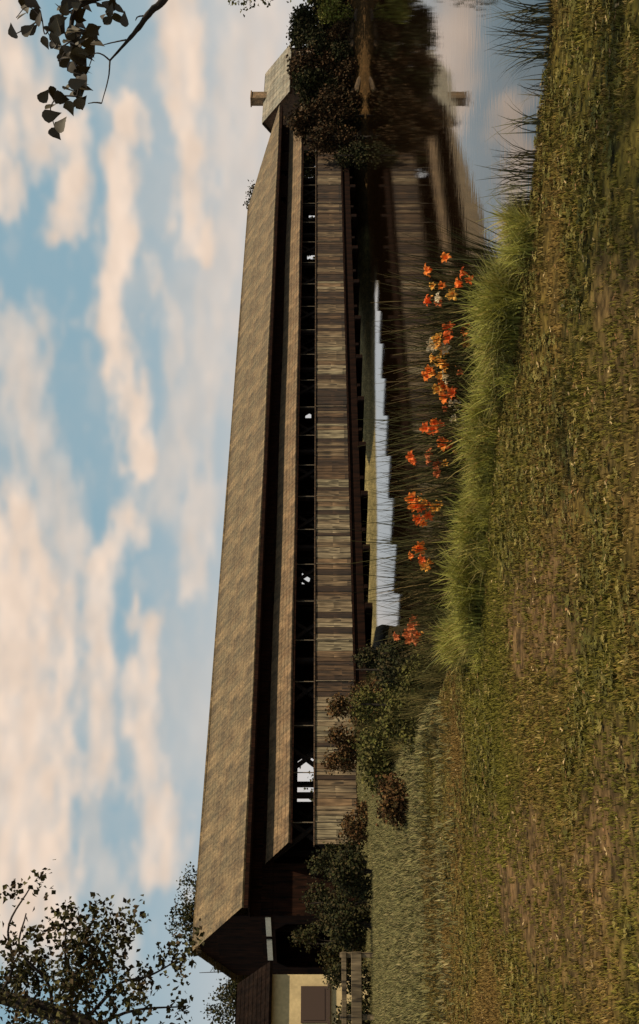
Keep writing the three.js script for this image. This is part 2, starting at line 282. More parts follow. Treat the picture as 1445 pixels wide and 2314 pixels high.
  part('end_wall', box(0.32, 2.75, 1.7, 5.48, WZ - 0.06, WZ - 0.01), darkWood, br);
  const signM = mat(0.85, 0.78, 0.60, 0.6, { map: stuccoTex });
  part('white_board', rbox(0.16, 0.235, 5.56, 5.8, -1.2, 0.75, 0.01), signM, br);
  part('white_board', rbox(0.16, 0.235, 5.56, 5.8, 1.15, 2.86, 0.01), signM, br);
  // floor and what hangs below it
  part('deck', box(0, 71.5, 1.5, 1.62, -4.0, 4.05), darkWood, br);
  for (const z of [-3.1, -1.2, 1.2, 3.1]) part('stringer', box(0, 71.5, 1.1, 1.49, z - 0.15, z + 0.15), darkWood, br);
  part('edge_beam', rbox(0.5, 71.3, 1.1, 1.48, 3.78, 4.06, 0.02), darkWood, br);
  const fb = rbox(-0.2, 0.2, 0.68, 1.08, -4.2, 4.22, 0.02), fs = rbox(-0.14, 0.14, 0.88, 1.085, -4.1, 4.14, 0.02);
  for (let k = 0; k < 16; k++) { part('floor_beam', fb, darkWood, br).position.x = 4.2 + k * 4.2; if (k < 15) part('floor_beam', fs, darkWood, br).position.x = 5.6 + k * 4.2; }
  const stone = mat(0.2, 0.15, 0.1, 0.95, { map: grainTex });
  for (const x0 of [0, 68.5]) for (let c = 0; c < 3; c++) for (let k = 0; k < 5; k++) part('abutment_stone', rbox(x0 + 0.05 * R(), x0 + 3.2 + 0.1 * R(), -0.8 + c * 0.62, -0.2 + c * 0.62 , -4 + k * 1.6, -2.43 + k * 1.6, 0.06), stone, br);
}

// ------------------------------------------------------------------ foliage tools
const leafRnd = mulberry(77);
// leaves spread in clusters through clumps {c, r, n}; each leaf is two folded faces
function leaves(clumps, size, cols, R, cluster = 14, flat = 0) {
  const P = [], C = [];
  const v = new THREE.Vector3(), d = new THREE.Vector3(), s = new THREE.Vector3(), nn = new THREE.Vector3();
  for (const k of clumps) {
    let left = k.n;
    while (left > 0) {
      let a, b, c; do { a = R() * 2 - 1; b = R() * 2 - 1; c = R() * 2 - 1; } while (a * a + b * b + c * c > 1);
      const q = 0.6 + 0.4 * Math.sqrt(a * a + b * b + c * c); // denser towards the outside
      const cx = k.c[0] + a * k.r[0] * q, cy = k.c[1] + b * k.r[1] * q, cz = k.c[2] + c * k.r[2] * q;
      const m = Math.min(left, 1 + Math.floor(R() * cluster)); left -= m;
      for (let i = 0; i < m; i++) {
        const sp = size * 2.6; v.set(cx + (R() + R() - 1) * sp, cy + (R() + R() - 1) * sp, cz + (R() + R() - 1) * sp);
        const L = size * (0.7 + 0.7 * R()), w = L * (0.32 + 0.16 * R());
        d.set(R() * 2 - 1, (R() * 2 - 1) * (1 - flat) - 0.25, R() * 2 - 1).normalize(); s.set(R() * 2 - 1, R() * 2 - 1, R() * 2 - 1).cross(d).normalize(); nn.crossVectors(d, s).multiplyScalar(w * 0.35);
        const p0 = v, p1 = [v.x + d.x * L, v.y + d.y * L, v.z + d.z * L];
        const mx = v.x + d.x * L * 0.45, my = v.y + d.y * L * 0.45, mz = v.z + d.z * L * 0.45;
        P.push(p0.x, p0.y, p0.z, mx + s.x * w + nn.x, my + s.y * w + nn.y, mz + s.z * w + nn.z, ...p1, p0.x, p0.y, p0.z, ...p1, mx - s.x * w + nn.x, my - s.y * w + nn.y, mz - s.z * w + nn.z);
        const col = cols[Math.floor(R() * cols.length)], f = 0.7 + 0.6 * R(); for (let t = 0; t < 6; t++) C.push(col[0] * f, col[1] * f, col[2] * f);
      }
    }
  }
  const g = new THREE.BufferGeometry(); g.setAttribute('position', new THREE.Float32BufferAttribute(P, 3)); g.setAttribute('color', new THREE.Float32BufferAttribute(C, 3)); g.computeVertexNormals(); return g;
}
const leafMat = new THREE.MeshPhysicalMaterial({ color: 0xffffff, vertexColors: true, roughness: 0.9, specularIntensity: 0.3, side: THREE.DoubleSide });
const bark = mat(0.07, 0.045, 0.03, 0.95, { map: woodTex, bumpMap: woodBump, bumpScale: 0.01 });
const DARK = [[0.03, 0.032, 0.010], [0.045, 0.04, 0.012], [0.022, 0.022, 0.009], [0.055, 0.04, 0.016]];
const UMBER = [[0.06, 0.03, 0.012], [0.045, 0.026, 0.01], [0.08, 0.042, 0.016], [0.03, 0.022, 0.009]];
const RUST = [[0.10, 0.045, 0.016], [0.07, 0.036, 0.014], [0.13, 0.07, 0.024], [0.05, 0.036, 0.012]];
const OLIVE = [[0.10, 0.09, 0.02], [0.075, 0.075, 0.018], [0.12, 0.10, 0.03], [0.06, 0.05, 0.014]];
const YELL = [[0.22, 0.20, 0.035], [0.16, 0.17, 0.03], [0.26, 0.22, 0.06]];
// a tree or shrub standing at p: crown from h0 to h1 above the ground, half width w
function bush(name, label, category, group, p, h0, h1, w, n, size, cols, seed, trunkR = 0.12, lobes = 7) {
  const R = mulberry(seed), g = thing(name, label, category, [p[0], p[1], p[2]], group), cl = [], br = [];
  const mid = (h0 + h1) / 2, hh = (h1 - h0) / 2;
  for (let i = 0; i < lobes; i++) {
    const a = i / lobes * 6.283 + R(), rr = w * (0.25 + 0.5 * R()), y = mid + hh * (R() * 1.6 - 0.9), k = 1 - 0.35 * Math.max(0, (y - mid) / hh);
    const c = [Math.cos(a) * rr * k, y, Math.sin(a) * rr * k], r = w * (0.32 + 0.24 * R());
    cl.push({ c, r: [r, Math.min(hh, Math.max(hh * 0.35, r * (0.7 + 0.4 * R()))), r], n: Math.round(n / lobes * (0.7 + 0.6 * R())) });
    br.push(limb([[0, h0 * 0.5, 0], [c[0] * 0.4, lerp(h0, y, 0.5), c[2] * 0.4], c], trunkR * 0.45, trunkR * 0.08, 5));
  }
  part('trunk', limb([[0, -0.25, 0], [0.1 * w * (R() - 0.5), h0 * 0.6, 0], [0, mid, 0.1 * w * (R() - 0.5)], [0.1 * w * (R() - 0.5), lerp(mid, h1, 0.6), 0]], trunkR, trunkR * 0.25, 7), bark, g);
  part('branches', mergeGeometries(br), bark, g);
  part('crown', leaves(cl, size, cols, R), leafMat, g);
  return g;
}

// ------------------------------------------------------------------ trees and shrubs of the far right bank
const gp = (u, Z, dy = 0) => { const x = (u - 1157) * Z / F; return [x, ground(x, Z) + dy, -Z]; };
{
  const T = (u, Z, top, halfPx, cols, label, seed, n = 3400, base = 0.2, size = 0.24, name = 'bank_tree') => { const p = gp(u, Z), h = EYE + (720 - top) * Z / F - p[1]; bush(name, label, name === 'bank_tree' ? 'tree' : 'shrub', name === 'bank_tree' ? 'trees on the far right bank' : 'shrubs on the far right bank', p, h * base, h * 1.1, halfPx * 1.2 * Z / F, n * 1.4, size, cols, seed, 0.14); };
  T(2005, 96.5, 700, 34, UMBER, 'small rusty shrub closest to the far end of the bridge', 501, 1500, 0.1, 0.2, 'bank_shrub');
  T(2052, 98.5, 668, 36, UMBER, 'rusty brown tree in front of the left corner of the grey roofed house', 502);
  T(2105, 101, 676, 38, DARK, 'dark tree below the chimney of the grey roofed house', 503);
  T(2152, 103, 672, 38, UMBER, 'brown leaved tree in front of the middle of the grey roofed house', 504);
  T(2205, 103, 664, 38, DARK, 'dark tree at the right corner of the grey roofed house', 505, 3000);
  T(2250, 105, 668, 36, DARK, 'darkish tree between the house and the yellow green tree', 506, 2600);
  T(2296, 104, 676, 34, DARK, 'dark tree behind the yellow green bush at the far right edge', 507, 2600);
  T(2290, 102.5, 728, 30, YELL, 'yellow green bush on the far right bank at the picture edge', 508, 1500, 0.1, 0.2, 'bank_shrub');
  T(2030, 99, 728, 34, DARK, 'low dark shrub at the water beside the far bridge end', 509, 1300, 0.05, 0.2, 'bank_shrub');
  T(2085, 99.8, 735, 32, UMBER, 'low rust coloured shrub at the water below the chimney', 510, 1300, 0.05, 0.2, 'bank_shrub');
  T(2140, 101.5, 738, 34, UMBER, 'low brown shrub on the bank below the middle of the house', 511, 1300, 0.05, 0.2, 'bank_shrub');
  T(2190, 102, 742, 32, DARK, 'low dark shrub above the rocks below the right corner of the house', 512, 1300, 0.05, 0.2, 'bank_shrub');
  T(2238, 102.5, 745, 30, UMBER, 'low brown shrub above the rocks left of the yellow green bush', 513, 1300, 0.05, 0.2, 'bank_shrub');
  T(1962, 95, 752, 26, DARK, 'low dark shrub under the last bay of the bridge', 514, 1000, 0.05, 0.18, 'bank_shrub');
  // tall tree at the picture's edge, only its left twigs in view
  { const p = gp(2420, 103); bush('tall_tree', 'tall green tree at the far right edge with only twigs showing', 'tree', null, p, 2.5, 11.5, 5.1, 4200, 0.3, OLIVE, 520, 0.3, 11); }
  T(2045, 111, 628, 44, DARK, 'dark tree right behind the far end of the bridge', 515, 3200);
  T(1950, 119, 640, 46, DARK, 'dark tree glimpsed through the last bays of the bridge', 516, 3200, 0.1);
  // a tree behind the bridge whose tip shows over the ridge
  { const p = gp(1868, 128); bush('tree_behind_bridge', 'green tree tip showing just above the bridge ridge', 'tree', null, p, 3, EYE + (720 - 556) * 128 / F - p[1], 1.7, 1600, 0.24, DARK, 521, 0.2); }
}
// rocks along the right bank
{
  const R = mulberry(31), gs = [0, 1, 2].map(k => { const g = new THREE.IcosahedronGeometry(0.5, 2), p = g.attributes.position; for (let i = 0; i < p.count; i++) { const x = p.getX(i), y = p.getY(i), z = p.getZ(i), f = 0.75 + 0.5 * fbm(x * 2.2 + k * 9 + 5, y * 2.2 + z * 1.7 + 5, 3, 600); p.setXYZ(i, x * f, y * f * 0.7, z * f); } g.computeVertexNormals(); return g; });
  const ms = [mat(0.15, 0.082, 0.036, 0.95, { map: grainTex }), mat(0.18, 0.10, 0.045, 0.95, { map: grainTex }), mat(0.11, 0.06, 0.028, 0.95, { map: grainTex })];
  for (let k = 0; k < 34; k++) {
    const x = 29 + k * 0.56 + R() * 0.5, Z0 = 98.6 + (x - 29) * 0.27 + R() * 3.2, y = ground(x, Z0);
    const m = single('bank_rock', gs[k % 3], ms[Math.floor(R() * 3)], 'rough brown boulder in the rock bank by the far right water', 'rock', 'boulders of the far right bank');
    const s = 0.6 + R() * 0.9; m.position.set(x, y - 0.02, -Z0); m.scale.set(s * 1.3, s * 0.7, s); m.rotation.y = R() * 6;
  }
}

// ------------------------------------------------------------------ houses
function house(name, label, p, rot, L, Wd, wallY, ridge, wallM, roofM, extra) {
  const g = thing(name, label, 'house', p); g.rotation.y = rot;
  part('wall', mergeGeometries([box(-L / 2, L / 2, 0, wallY, -Wd / 2, Wd / 2)]), wallM, g);
  const gab = new THREE.ExtrudeGeometry(new THREE.Shape([[-Wd / 2, wallY], [Wd / 2, wallY], [0, ridge - 0.12]].map(q => new THREE.Vector2(...q))), { depth: L, bevelEnabled: false }); gab.rotateY(Math.PI / 2); gab.translate(-L / 2, 0.002, 0); part('gable', gab, wallM, g);
  const o = 0.35, dy = (ridge - wallY) / (Wd / 2) * o;
  for (const s of [1, -1]) part('roof', slope(-L / 2 - o, L / 2 + o, -L / 2 - o, L / 2 + o, wallY - dy, s * (Wd / 2 + o), ridge, 0, 8, 0.02, 2 + s, 30), roofM, g);
  extra(g); return g;
}
{
  const roofG = mat(0.42, 0.36, 0.26, 0.9, { map: roofTex }), brick = mat(0.22, 0.12, 0.07, 0.95, { map: grainTex }), glass = mat(0.012, 0.008, 0.006, 0.2, { metalness: 0 }), frame = mat(0.55, 0.46, 0.34, 0.8), chim = mat(0.42, 0.26, 0.15, 0.95, { map: grainTex });
  // house by the far end of the bridge: ridge centre and eave taken from the picture
  const Z = 114, p = at(2092, 597, Z), y0 = 2.6;
  house('grey_roofed_house', 'house with grey roof and chimney behind the far end of the bridge', [p.x, y0, -Z], 45 * Math.PI / 180, 9.2, 5.4, EYE + (720 - 652) * Z / F - y0, p.y - y0, brick, roofG, g => {
    const c = part('chimney', rbox(-0.75, 0.5, p.y - y0 - 0.6, p.y - y0 + 1.1, -0.4, 0.4, 0.03), chim, g);
    const top = part('chimney_cap', rbox(-0.83, 0.58, p.y - y0 + 1.102, p.y - y0 + 1.22, -0.48, 0.48, 0.03), chim, g);
    for (let k = 0; k < 4; k++) { const w = part('window', box(-3.6 + k * 2.1, -2.6 + k * 2.1, 1.5, 2.7, 2.702, 2.73), frame, g); part('pane', box(-3.52 + k * 2.1, -2.68 + k * 2.1, 1.58, 2.62, 2.732, 2.745), glass, w); }
  });
  // tan house at the left edge
  const tan = mat(0.74, 0.56, 0.29, 0.9, { map: stuccoTex }), roofD = new THREE.MeshPhysicalMaterial({ color: rgb(0.024, 0.013, 0.008), roughness: 1, specularIntensity: 0.1, map: roofTex, side: THREE.DoubleSide });
  const dark = mat(0.05, 0.025, 0.015, 0.8), rot = 0.62, ny = new THREE.Vector3(Math.sin(rot), 0, Math.cos(rot)), tx = new THREE.Vector3(Math.cos(rot), 0, -Math.sin(rot));
  const c0 = at(112, 720, 43).addScaledVector(tx, -3.6).addScaledVector(ny, -2.6);
  house('tan_house', 'pale tan house at the left edge beside the bridge entrance', [c0.x, 1.75, c0.z], rot, 7.2, 5.2, 3.55, 4.7, tan, roofD, g => {
    const w = part('window', box(2.0, 3.2, 1.45, 2.35, 2.602, 2.64), dark, g); part('pane', box(2.08, 3.12, 1.53, 2.27, 2.642, 2.655), dark, w);
    part('sill', rbox(1.93, 3.27, 1.34, 1.44, 2.602, 2.72, 0.01), dark, g);
  });
  // rail fence by the left approach
  const fm = mat(0.40, 0.30, 0.17, 0.9, { map: woodTex }), f = thing('rail_fence', 'weathered tan rail fence on the grass before the tan house', 'fence', [at(90, 720, 36).x, 0, -36]); f.rotation.y = 0.25;
  const gy = ground(-13.5, 36);
  for (const x of [-2.6, -0.9, 0.8]) part('fence_post', rbox(x - 0.07, x + 0.07, gy - 0.2, gy + 1.05, -0.07, 0.07), fm, f);
  part('rail', rbox(-2.7, 0.9, gy + 0.42, gy + 0.72, 0.072, 0.12), fm, f); part('rail', rbox(-2.7, 0.9, gy + 0.86, gy + 1.0, 0.072, 0.12), fm, f);
}

// ------------------------------------------------------------------ trees and bushes on the left bank
{
  const B = (name, u, Z, top, halfPx, cols, label, seed, n, size, base = 0.06, cat = 'shrub', group = 'shrubs along the left bank') => { const p = gp(u, Z), h = EYE + (720 - top) * Z / F - p[1]; bush(name, label, cat, group, p, h * base, h, halfPx * Z / F, n, size, cols, seed, 0.07); };
  const PT = ['tree', 'trees behind the near bridge end'];
  B('portal_tree', 225, 76, 362, 95, DARK, 'dark tree behind the near end of the bridge showing above its ridge', 701, 5200, 0.16, 0.3, ...PT);
  B('portal_tree', 58, 72, 425, 85, DARK, 'dark tree left of the near gable above the tan house', 702, 5200, 0.16, 0.25, ...PT);
  B('portal_tree', 305, 78, 390, 70, DARK, 'dark tree whose crown just shows over the near roof', 709, 2600, 0.16, 0.4, ...PT);
  B('portal_tree', 118, 71, 395, 62, DARK, 'dark tree directly behind the tip of the near gable', 715, 4200, 0.16, 0.3, ...PT);
  B('tan_house_bush', 100, 38, 735, 40, DARK, 'dark bush in front of the tan house wall', 703, 1600, 0.09);
  B('tan_house_bush', 20, 37, 748, 40, DARK, 'low dark bush under the tan house wall at the left edge', 716, 1400, 0.09);
  B('entrance_bush', 180, 46, 660, 62, DARK, 'tall dark bush in front of the bridge entrance', 704, 4200, 0.10);
  B('entrance_bush', 275, 45, 672, 62, DARK, 'tall dark bush against the end wall beside the bridge entrance', 705, 4200, 0.10);
  B('entrance_bush', 365, 44, 705, 55, DARK, 'dark bush hiding the near corner of the board wall', 706, 3400, 0.10);
  B('entrance_bush', 225, 37, 752, 75, DARK, 'low dark bush on the grass before the two tall ones', 717, 3000, 0.09);
  B('entrance_bush', 345, 36, 760, 70, DARK, 'low dark bush on the grass before the board wall corner', 718, 3000, 0.09);
  B('bank_bush', 455, 42, 772, 45, RUST, 'small brown bramble at the foot of the board wall near its corner', 719, 1800, 0.09);
  B('bank_bush', 620, 42, 735, 55, RUST, 'wide brown bramble hiding the foot of the board wall', 707, 3600, 0.09);
  B('bank_bush', 715, 40, 728, 62, RUST, 'tall brown bush standing before the board wall', 708, 4200, 0.09);
  B('bank_bush', 800, 36, 762, 48, DARK, 'dark bush at the water left of the bright reflection', 710, 3600, 0.08);
  B('bank_bush', 720, 29, 775, 80, OLIVE, 'tall olive bush in the middle of the left bank', 711, 4200, 0.07);
  B('bank_bush', 600, 25, 800, 75, OLIVE, 'wide olive bramble left of the tall olive bush', 712, 3800, 0.07);
  B('bank_bush', 500, 21, 862, 62, RUST, 'low brown bramble on the edge of the gully', 713, 2600, 0.06);
  B('bank_bush', 790, 23, 832, 60, DARK, 'dark bush just behind the lawn edge beside the water', 714, 3600, 0.06);
  B('bank_bush', 690, 20, 868, 72, OLIVE, 'low olive bush just behind the lawn edge', 720, 3400, 0.055);
  B('bank_bush', 838, 30, 812, 34, DARK, 'dark bush leaning over the water under the bridge', 722, 2200, 0.07);
  B('bank_bush', 850, 21, 868, 36, DARK, 'small dark bush at the water left of the white reflection', 723, 2200, 0.055);
  B('bank_bush', 828, 46, 792, 34, DARK, 'distant dark bush where the board wall meets the river', 724, 2200, 0.09);
  B('bank_bush', 800, 17.6, 905, 62, OLIVE, 'ragged olive bush where the lawn edge meets the dull red lilies', 721, 3000, 0.05);
}
// big tree at upper left: its trunk stands outside, limbs and leaves reach into the picture
{
  const R = mulberry(41), Z = 14, g = thing('overhanging_tree', 'big leafy tree at the upper left with dark limb against the sky', 'tree', [-7.6, ground(-7.6, 14), -14]), o = g.position;
  const L = (u, v, z = Z) => { const p = at(u, v, z); return [p.x - o.x, p.y - o.y, p.z - o.z]; };
  part('trunk', limb([[0, -0.3, 0], [0.1, 1.5, 0], [0.35, 3.2, 0], [0.9, 4.2, 0]], 0.34, 0.2, 9), bark, g);
  part('limb', limb([[0.8, 4.0, 0], L(-60, 260), L(0, 184), L(64, 0), L(110, -120)], 0.16, 0.05, 8), bark, g);
  const tw = [], T = (...a) => tw.push(limb(a, 0.024, 0.008, 5));
  T(L(20, 120), L(90, 110), L(170, 45), L(250, 60)); T(L(10, 160), L(90, 170), L(165, 215), L(240, 250)); T(L(0, 184), L(60, 240), L(92, 271), L(110, 340), L(150, 410)); T(L(-10, 200), L(30, 300), L(40, 420)); T(L(64, 0), L(130, 30), L(220, 20), L(310, 70)); T(L(90, 170), L(140, 150), L(230, 150));
  T(L(-60, 260), L(10, 230), L(54, 194));
  part('twigs', mergeGeometries(tw), bark, g);
  const cl = [[300, 30, 26, 26], [318, 95, 26, 22], [243, 145, 36, 60], [238, 218, 34, 80], [232, 275, 26, 45], [175, 179, 38, 120], [160, 222, 36, 100], [178, 271, 30, 60], [175, 39, 40, 60], [112, 44, 36, 130], [120, 85, 34, 80], [117, 160, 42, 110], [78, 145, 36, 80], [102, 208, 36, 80], [92, 271, 36, 70], [58, 315, 30, 50], [54, 194, 36, 60], [102, 334, 26, 36], [150, 380, 24, 30], [126, 410, 22, 34], [185, 426, 22, 30], [28, 407, 26, 30], [243, 305, 20, 20], [20, 60, 45, 90], [60, 20, 40, 70], [200, 100, 36, 40], [20, 250, 30, 40], [30, 130, 36, 50], [-60, 80, 90, 200], [-140, 150, 120, 260], [-90, 320, 90, 180], [60, -120, 120, 260], [200, -90, 80, 120]].map(([u, v, r, n]) => ({ c: L(u, v, Z + (R() - 0.5) * 1.6), r: [r * Z / F, r * Z / F, 0.35], n: Math.round(n * 2) }));
  part('crown', leaves(cl, 0.062, [[0.05, 0.045, 0.014], [0.07, 0.06, 0.02], [0.035, 0.03, 0.012], [0.06, 0.04, 0.02]], R, 9), leafMat, g);
}
// tree at upper right: a drooping branch with large leaves
{
  const R = mulberry(43), Z = 8, tx = 5.6, tZ = 6.2, g = thing('leaning_tree', 'tree outside the upper right corner with a drooping leafy branch', 'tree', [tx, ground(tx, tZ), -tZ]), o = g.position;
  const L = (u, v, z = Z) => { const p = at(u, v, z); return new THREE.Vector3(p.x - o.x, p.y - o.y, p.z - o.z); };
  const Q = (cx, cy, z = Z) => L(2314 - cy / 3.211, cx / 3.211, z);
  part('trunk', limb([[0, -0.3, 0], [0.1, 1.6, 0], [-0.1, 3.2, -0.2], [0.1, 4.6, -0.3]], 0.2, 0.1, 9), bark, g);
  part('branch', limb([new THREE.Vector3(0, 2.9, -0.2), L(2600, 430, 7.4), L(2400, 400, 7.8), Q(1190, 0), Q(1090, 90), Q(1010, 200), Q(920, 305), Q(800, 440)], 0.042, 0.006, 7), bark, g);
  part('branch', limb([new THREE.Vector3(0, 3.6, -0.3), L(2600, 160, 7.4), L(2400, 90, 7.8), Q(800, -60), Q(560, 60), Q(520, 300), Q(590, 520), Q(560, 700)], 0.035, 0.005, 7), bark, g);
  const tw = [[[800, 440], [790, 560], [740, 750]], [[740, 750], [690, 745], [640, 752]], [[920, 290], [820, 310], [740, 330]], [[800, 440], [740, 395], [690, 390], [650, 480]], [[1060, 115], [1000, 125], [985, 150]], [[560, 60], [400, 150], [330, 250], [300, 130], [200, 50], [120, 130]], [[520, 300], [430, 340], [330, 210]], [[590, 520], [480, 380], [440, 450]], [[560, 700], [430, 705], [370, 780], [400, 930]], [[560, 60], [700, 20], [820, 100], [900, 160]], [[300, 140], [180, 215], [100, 255]]];
  part('twigs', mergeGeometries(tw.map(t => limb(t.map(p => Q(...p)), 0.006, 0.003, 5))), bark, g);
  const spots = [[100, 255], [180, 215], [235, 240], [140, 130], [250, 95], [200, 50], [300, 140], [330, 210], [370, 170], [400, 330], [340, 300], [430, 140], [450, 60], [500, 20], [560, 100], [580, 150], [420, 220], [400, 260], [520, 230], [540, 290], [500, 300], [560, 330], [640, 240], [660, 220], [620, 290], [700, 330], [740, 60], [800, 100], [850, 50], [820, 20], [760, 30], [900, 150], [840, 150], [630, 10], [450, 420], [450, 470], [480, 370], [520, 390], [570, 390], [600, 400], [640, 390], [560, 450], [600, 450], [530, 500], [580, 520], [620, 530], [600, 560], [540, 600], [500, 640], [600, 620], [560, 680], [590, 750], [510, 760], [370, 650], [430, 705], [370, 770], [365, 830], [430, 920], [385, 950], [310, 715], [480, 90], [540, 40], [160, 20], [240, 10], [760, 100], [820, 60], [790, 150], [520, 260], [550, 240]];
  const shape = (w, tip) => { const P = [], I = []; const prof = [[0, 0], [0.10, 0.6], [0.28, 1], [0.52, 0.8], [0.76, 0.36], [1, 0]]; for (const [t, k] of prof) P.push(-k * w, t - 0.35, 0.10 * k - tip * t * t, 0, t - 0.35, -tip * t * t, k * w, t - 0.35, 0.10 * k - tip * t * t); for (let i = 0; i + 1 < prof.length; i++) { const a = i * 3; I.push(a, a + 1, a + 3, a + 1, a + 4, a + 3, a + 1, a + 2, a + 4, a + 2, a + 5, a + 4); } const q = new THREE.BufferGeometry(); q.setAttribute('position', new THREE.Float32BufferAttribute(P, 3)); q.setIndex(I); q.computeVertexNormals(); return q; };
  const gs = [shape(0.36, 0.15), shape(0.44, 0.25), shape(0.30, 0.05)], ms = [mat(0.05, 0.034, 0.014, 0.7), mat(0.065, 0.045, 0.016, 0.7), mat(0.04, 0.026, 0.013, 0.7)];
  for (const s of spots) for (let k = 0; k < (s[0] > 380 && s[0] < 680 ? 2 : 1); k++) {
    const m = part('leaf', gs[Math.floor(R() * 3)], ms[Math.floor(R() * 3)], g); m.position.copy(Q(s[0] + (R() - 0.5) * 30, s[1] + (R() - 0.5) * 30, Z + (R() - 0.5) * 0.5));
    const sc = 0.08 + 0.055 * R(); m.scale.setScalar(sc); m.rotation.set((R() - 0.5) * 1.6, (R() - 0.5) * 2.2, Math.PI + (R() - 0.5) * 2.6);
  }
  part('crown', leaves([[0.5, 5.2, -0.5, 1.0], [1.3, 4.6, 0.4, 1.0], [0.4, 5.9, 0.5, 0.9]].map(([a, b, c, r]) => ({ c: [a, b, c], r: [r, r * 0.7, r], n: 260 })), 0.11, [[0.05, 0.04, 0.015], [0.065, 0.045, 0.016]], R, 8), leafMat, g);
}

// ------------------------------------------------------------------ grasses
function bladeTuft(n, h, w, spread, lean, R, segs = 2) {      // one clump of curved blades
  const P = [], I = [];
  for (let k = 0; k < n; k++) {
    const a = R() * 6.283, x = (R() - 0.5) * spread, z = (R() - 0.5) * spread, H = h * (0.6 + 0.6 * R()), l = lean * (0.3 + R()), W = w * (0.7 + 0.6 * R()), ca = Math.cos(a), sa = Math.sin(a), b = P.length / 3;
    for (let s = 0; s <= segs; s++) { const t = s / segs, ww = W * (1 - t * t) * 0.5 + 0.0006, y = H * (t - 0.32 * l * t * t), d = H * l * t * t; P.push(x + ca * d - sa * ww, y, z + sa * d + ca * ww, x + ca * d + sa * ww, y, z + sa * d - ca * ww); }
    for (let s = 0; s < segs; s++) { const q = b + s * 2; I.push(q, q + 1, q + 2, q + 2, q + 1, q + 3); }
  }
  const g = new THREE.BufferGeometry(); g.setAttribute('position', new THREE.Float32BufferAttribute(P, 3)); g.setIndex(I); g.computeVertexNormals(); return g;
}
function sow(name, label, category, geo, material, list) {     // list of [x, Z, y, scale, colour]
  const m = new THREE.InstancedMesh(geo, material, list.length), q = new THREE.Object3D(), R = mulberry(list.length);
  list.forEach(([x, Z, y, s, c], i) => { q.position.set(x, y, -Z); q.rotation.set((R() - 0.5) * 0.3, R() * 6.283, (R() - 0.5) * 0.3); q.scale.set(s, s * (0.75 + 0.5 * R()), s); q.updateMatrix(); m.setMatrixAt(i, q.matrix); m.setColorAt(i, c); });
  m.name = numbered(name); m.castShadow = m.receiveShadow = true; tag(m, label, category, null, 'stuff'); scene.add(m); return m;
}
const grassMat = new THREE.MeshPhysicalMaterial({ color: 0xffffff, roughness: 0.95, specularIntensity: 0.2, side: THREE.DoubleSide }), blade = (r, g, b, f) => rgb(r * f, g * f, b * f);
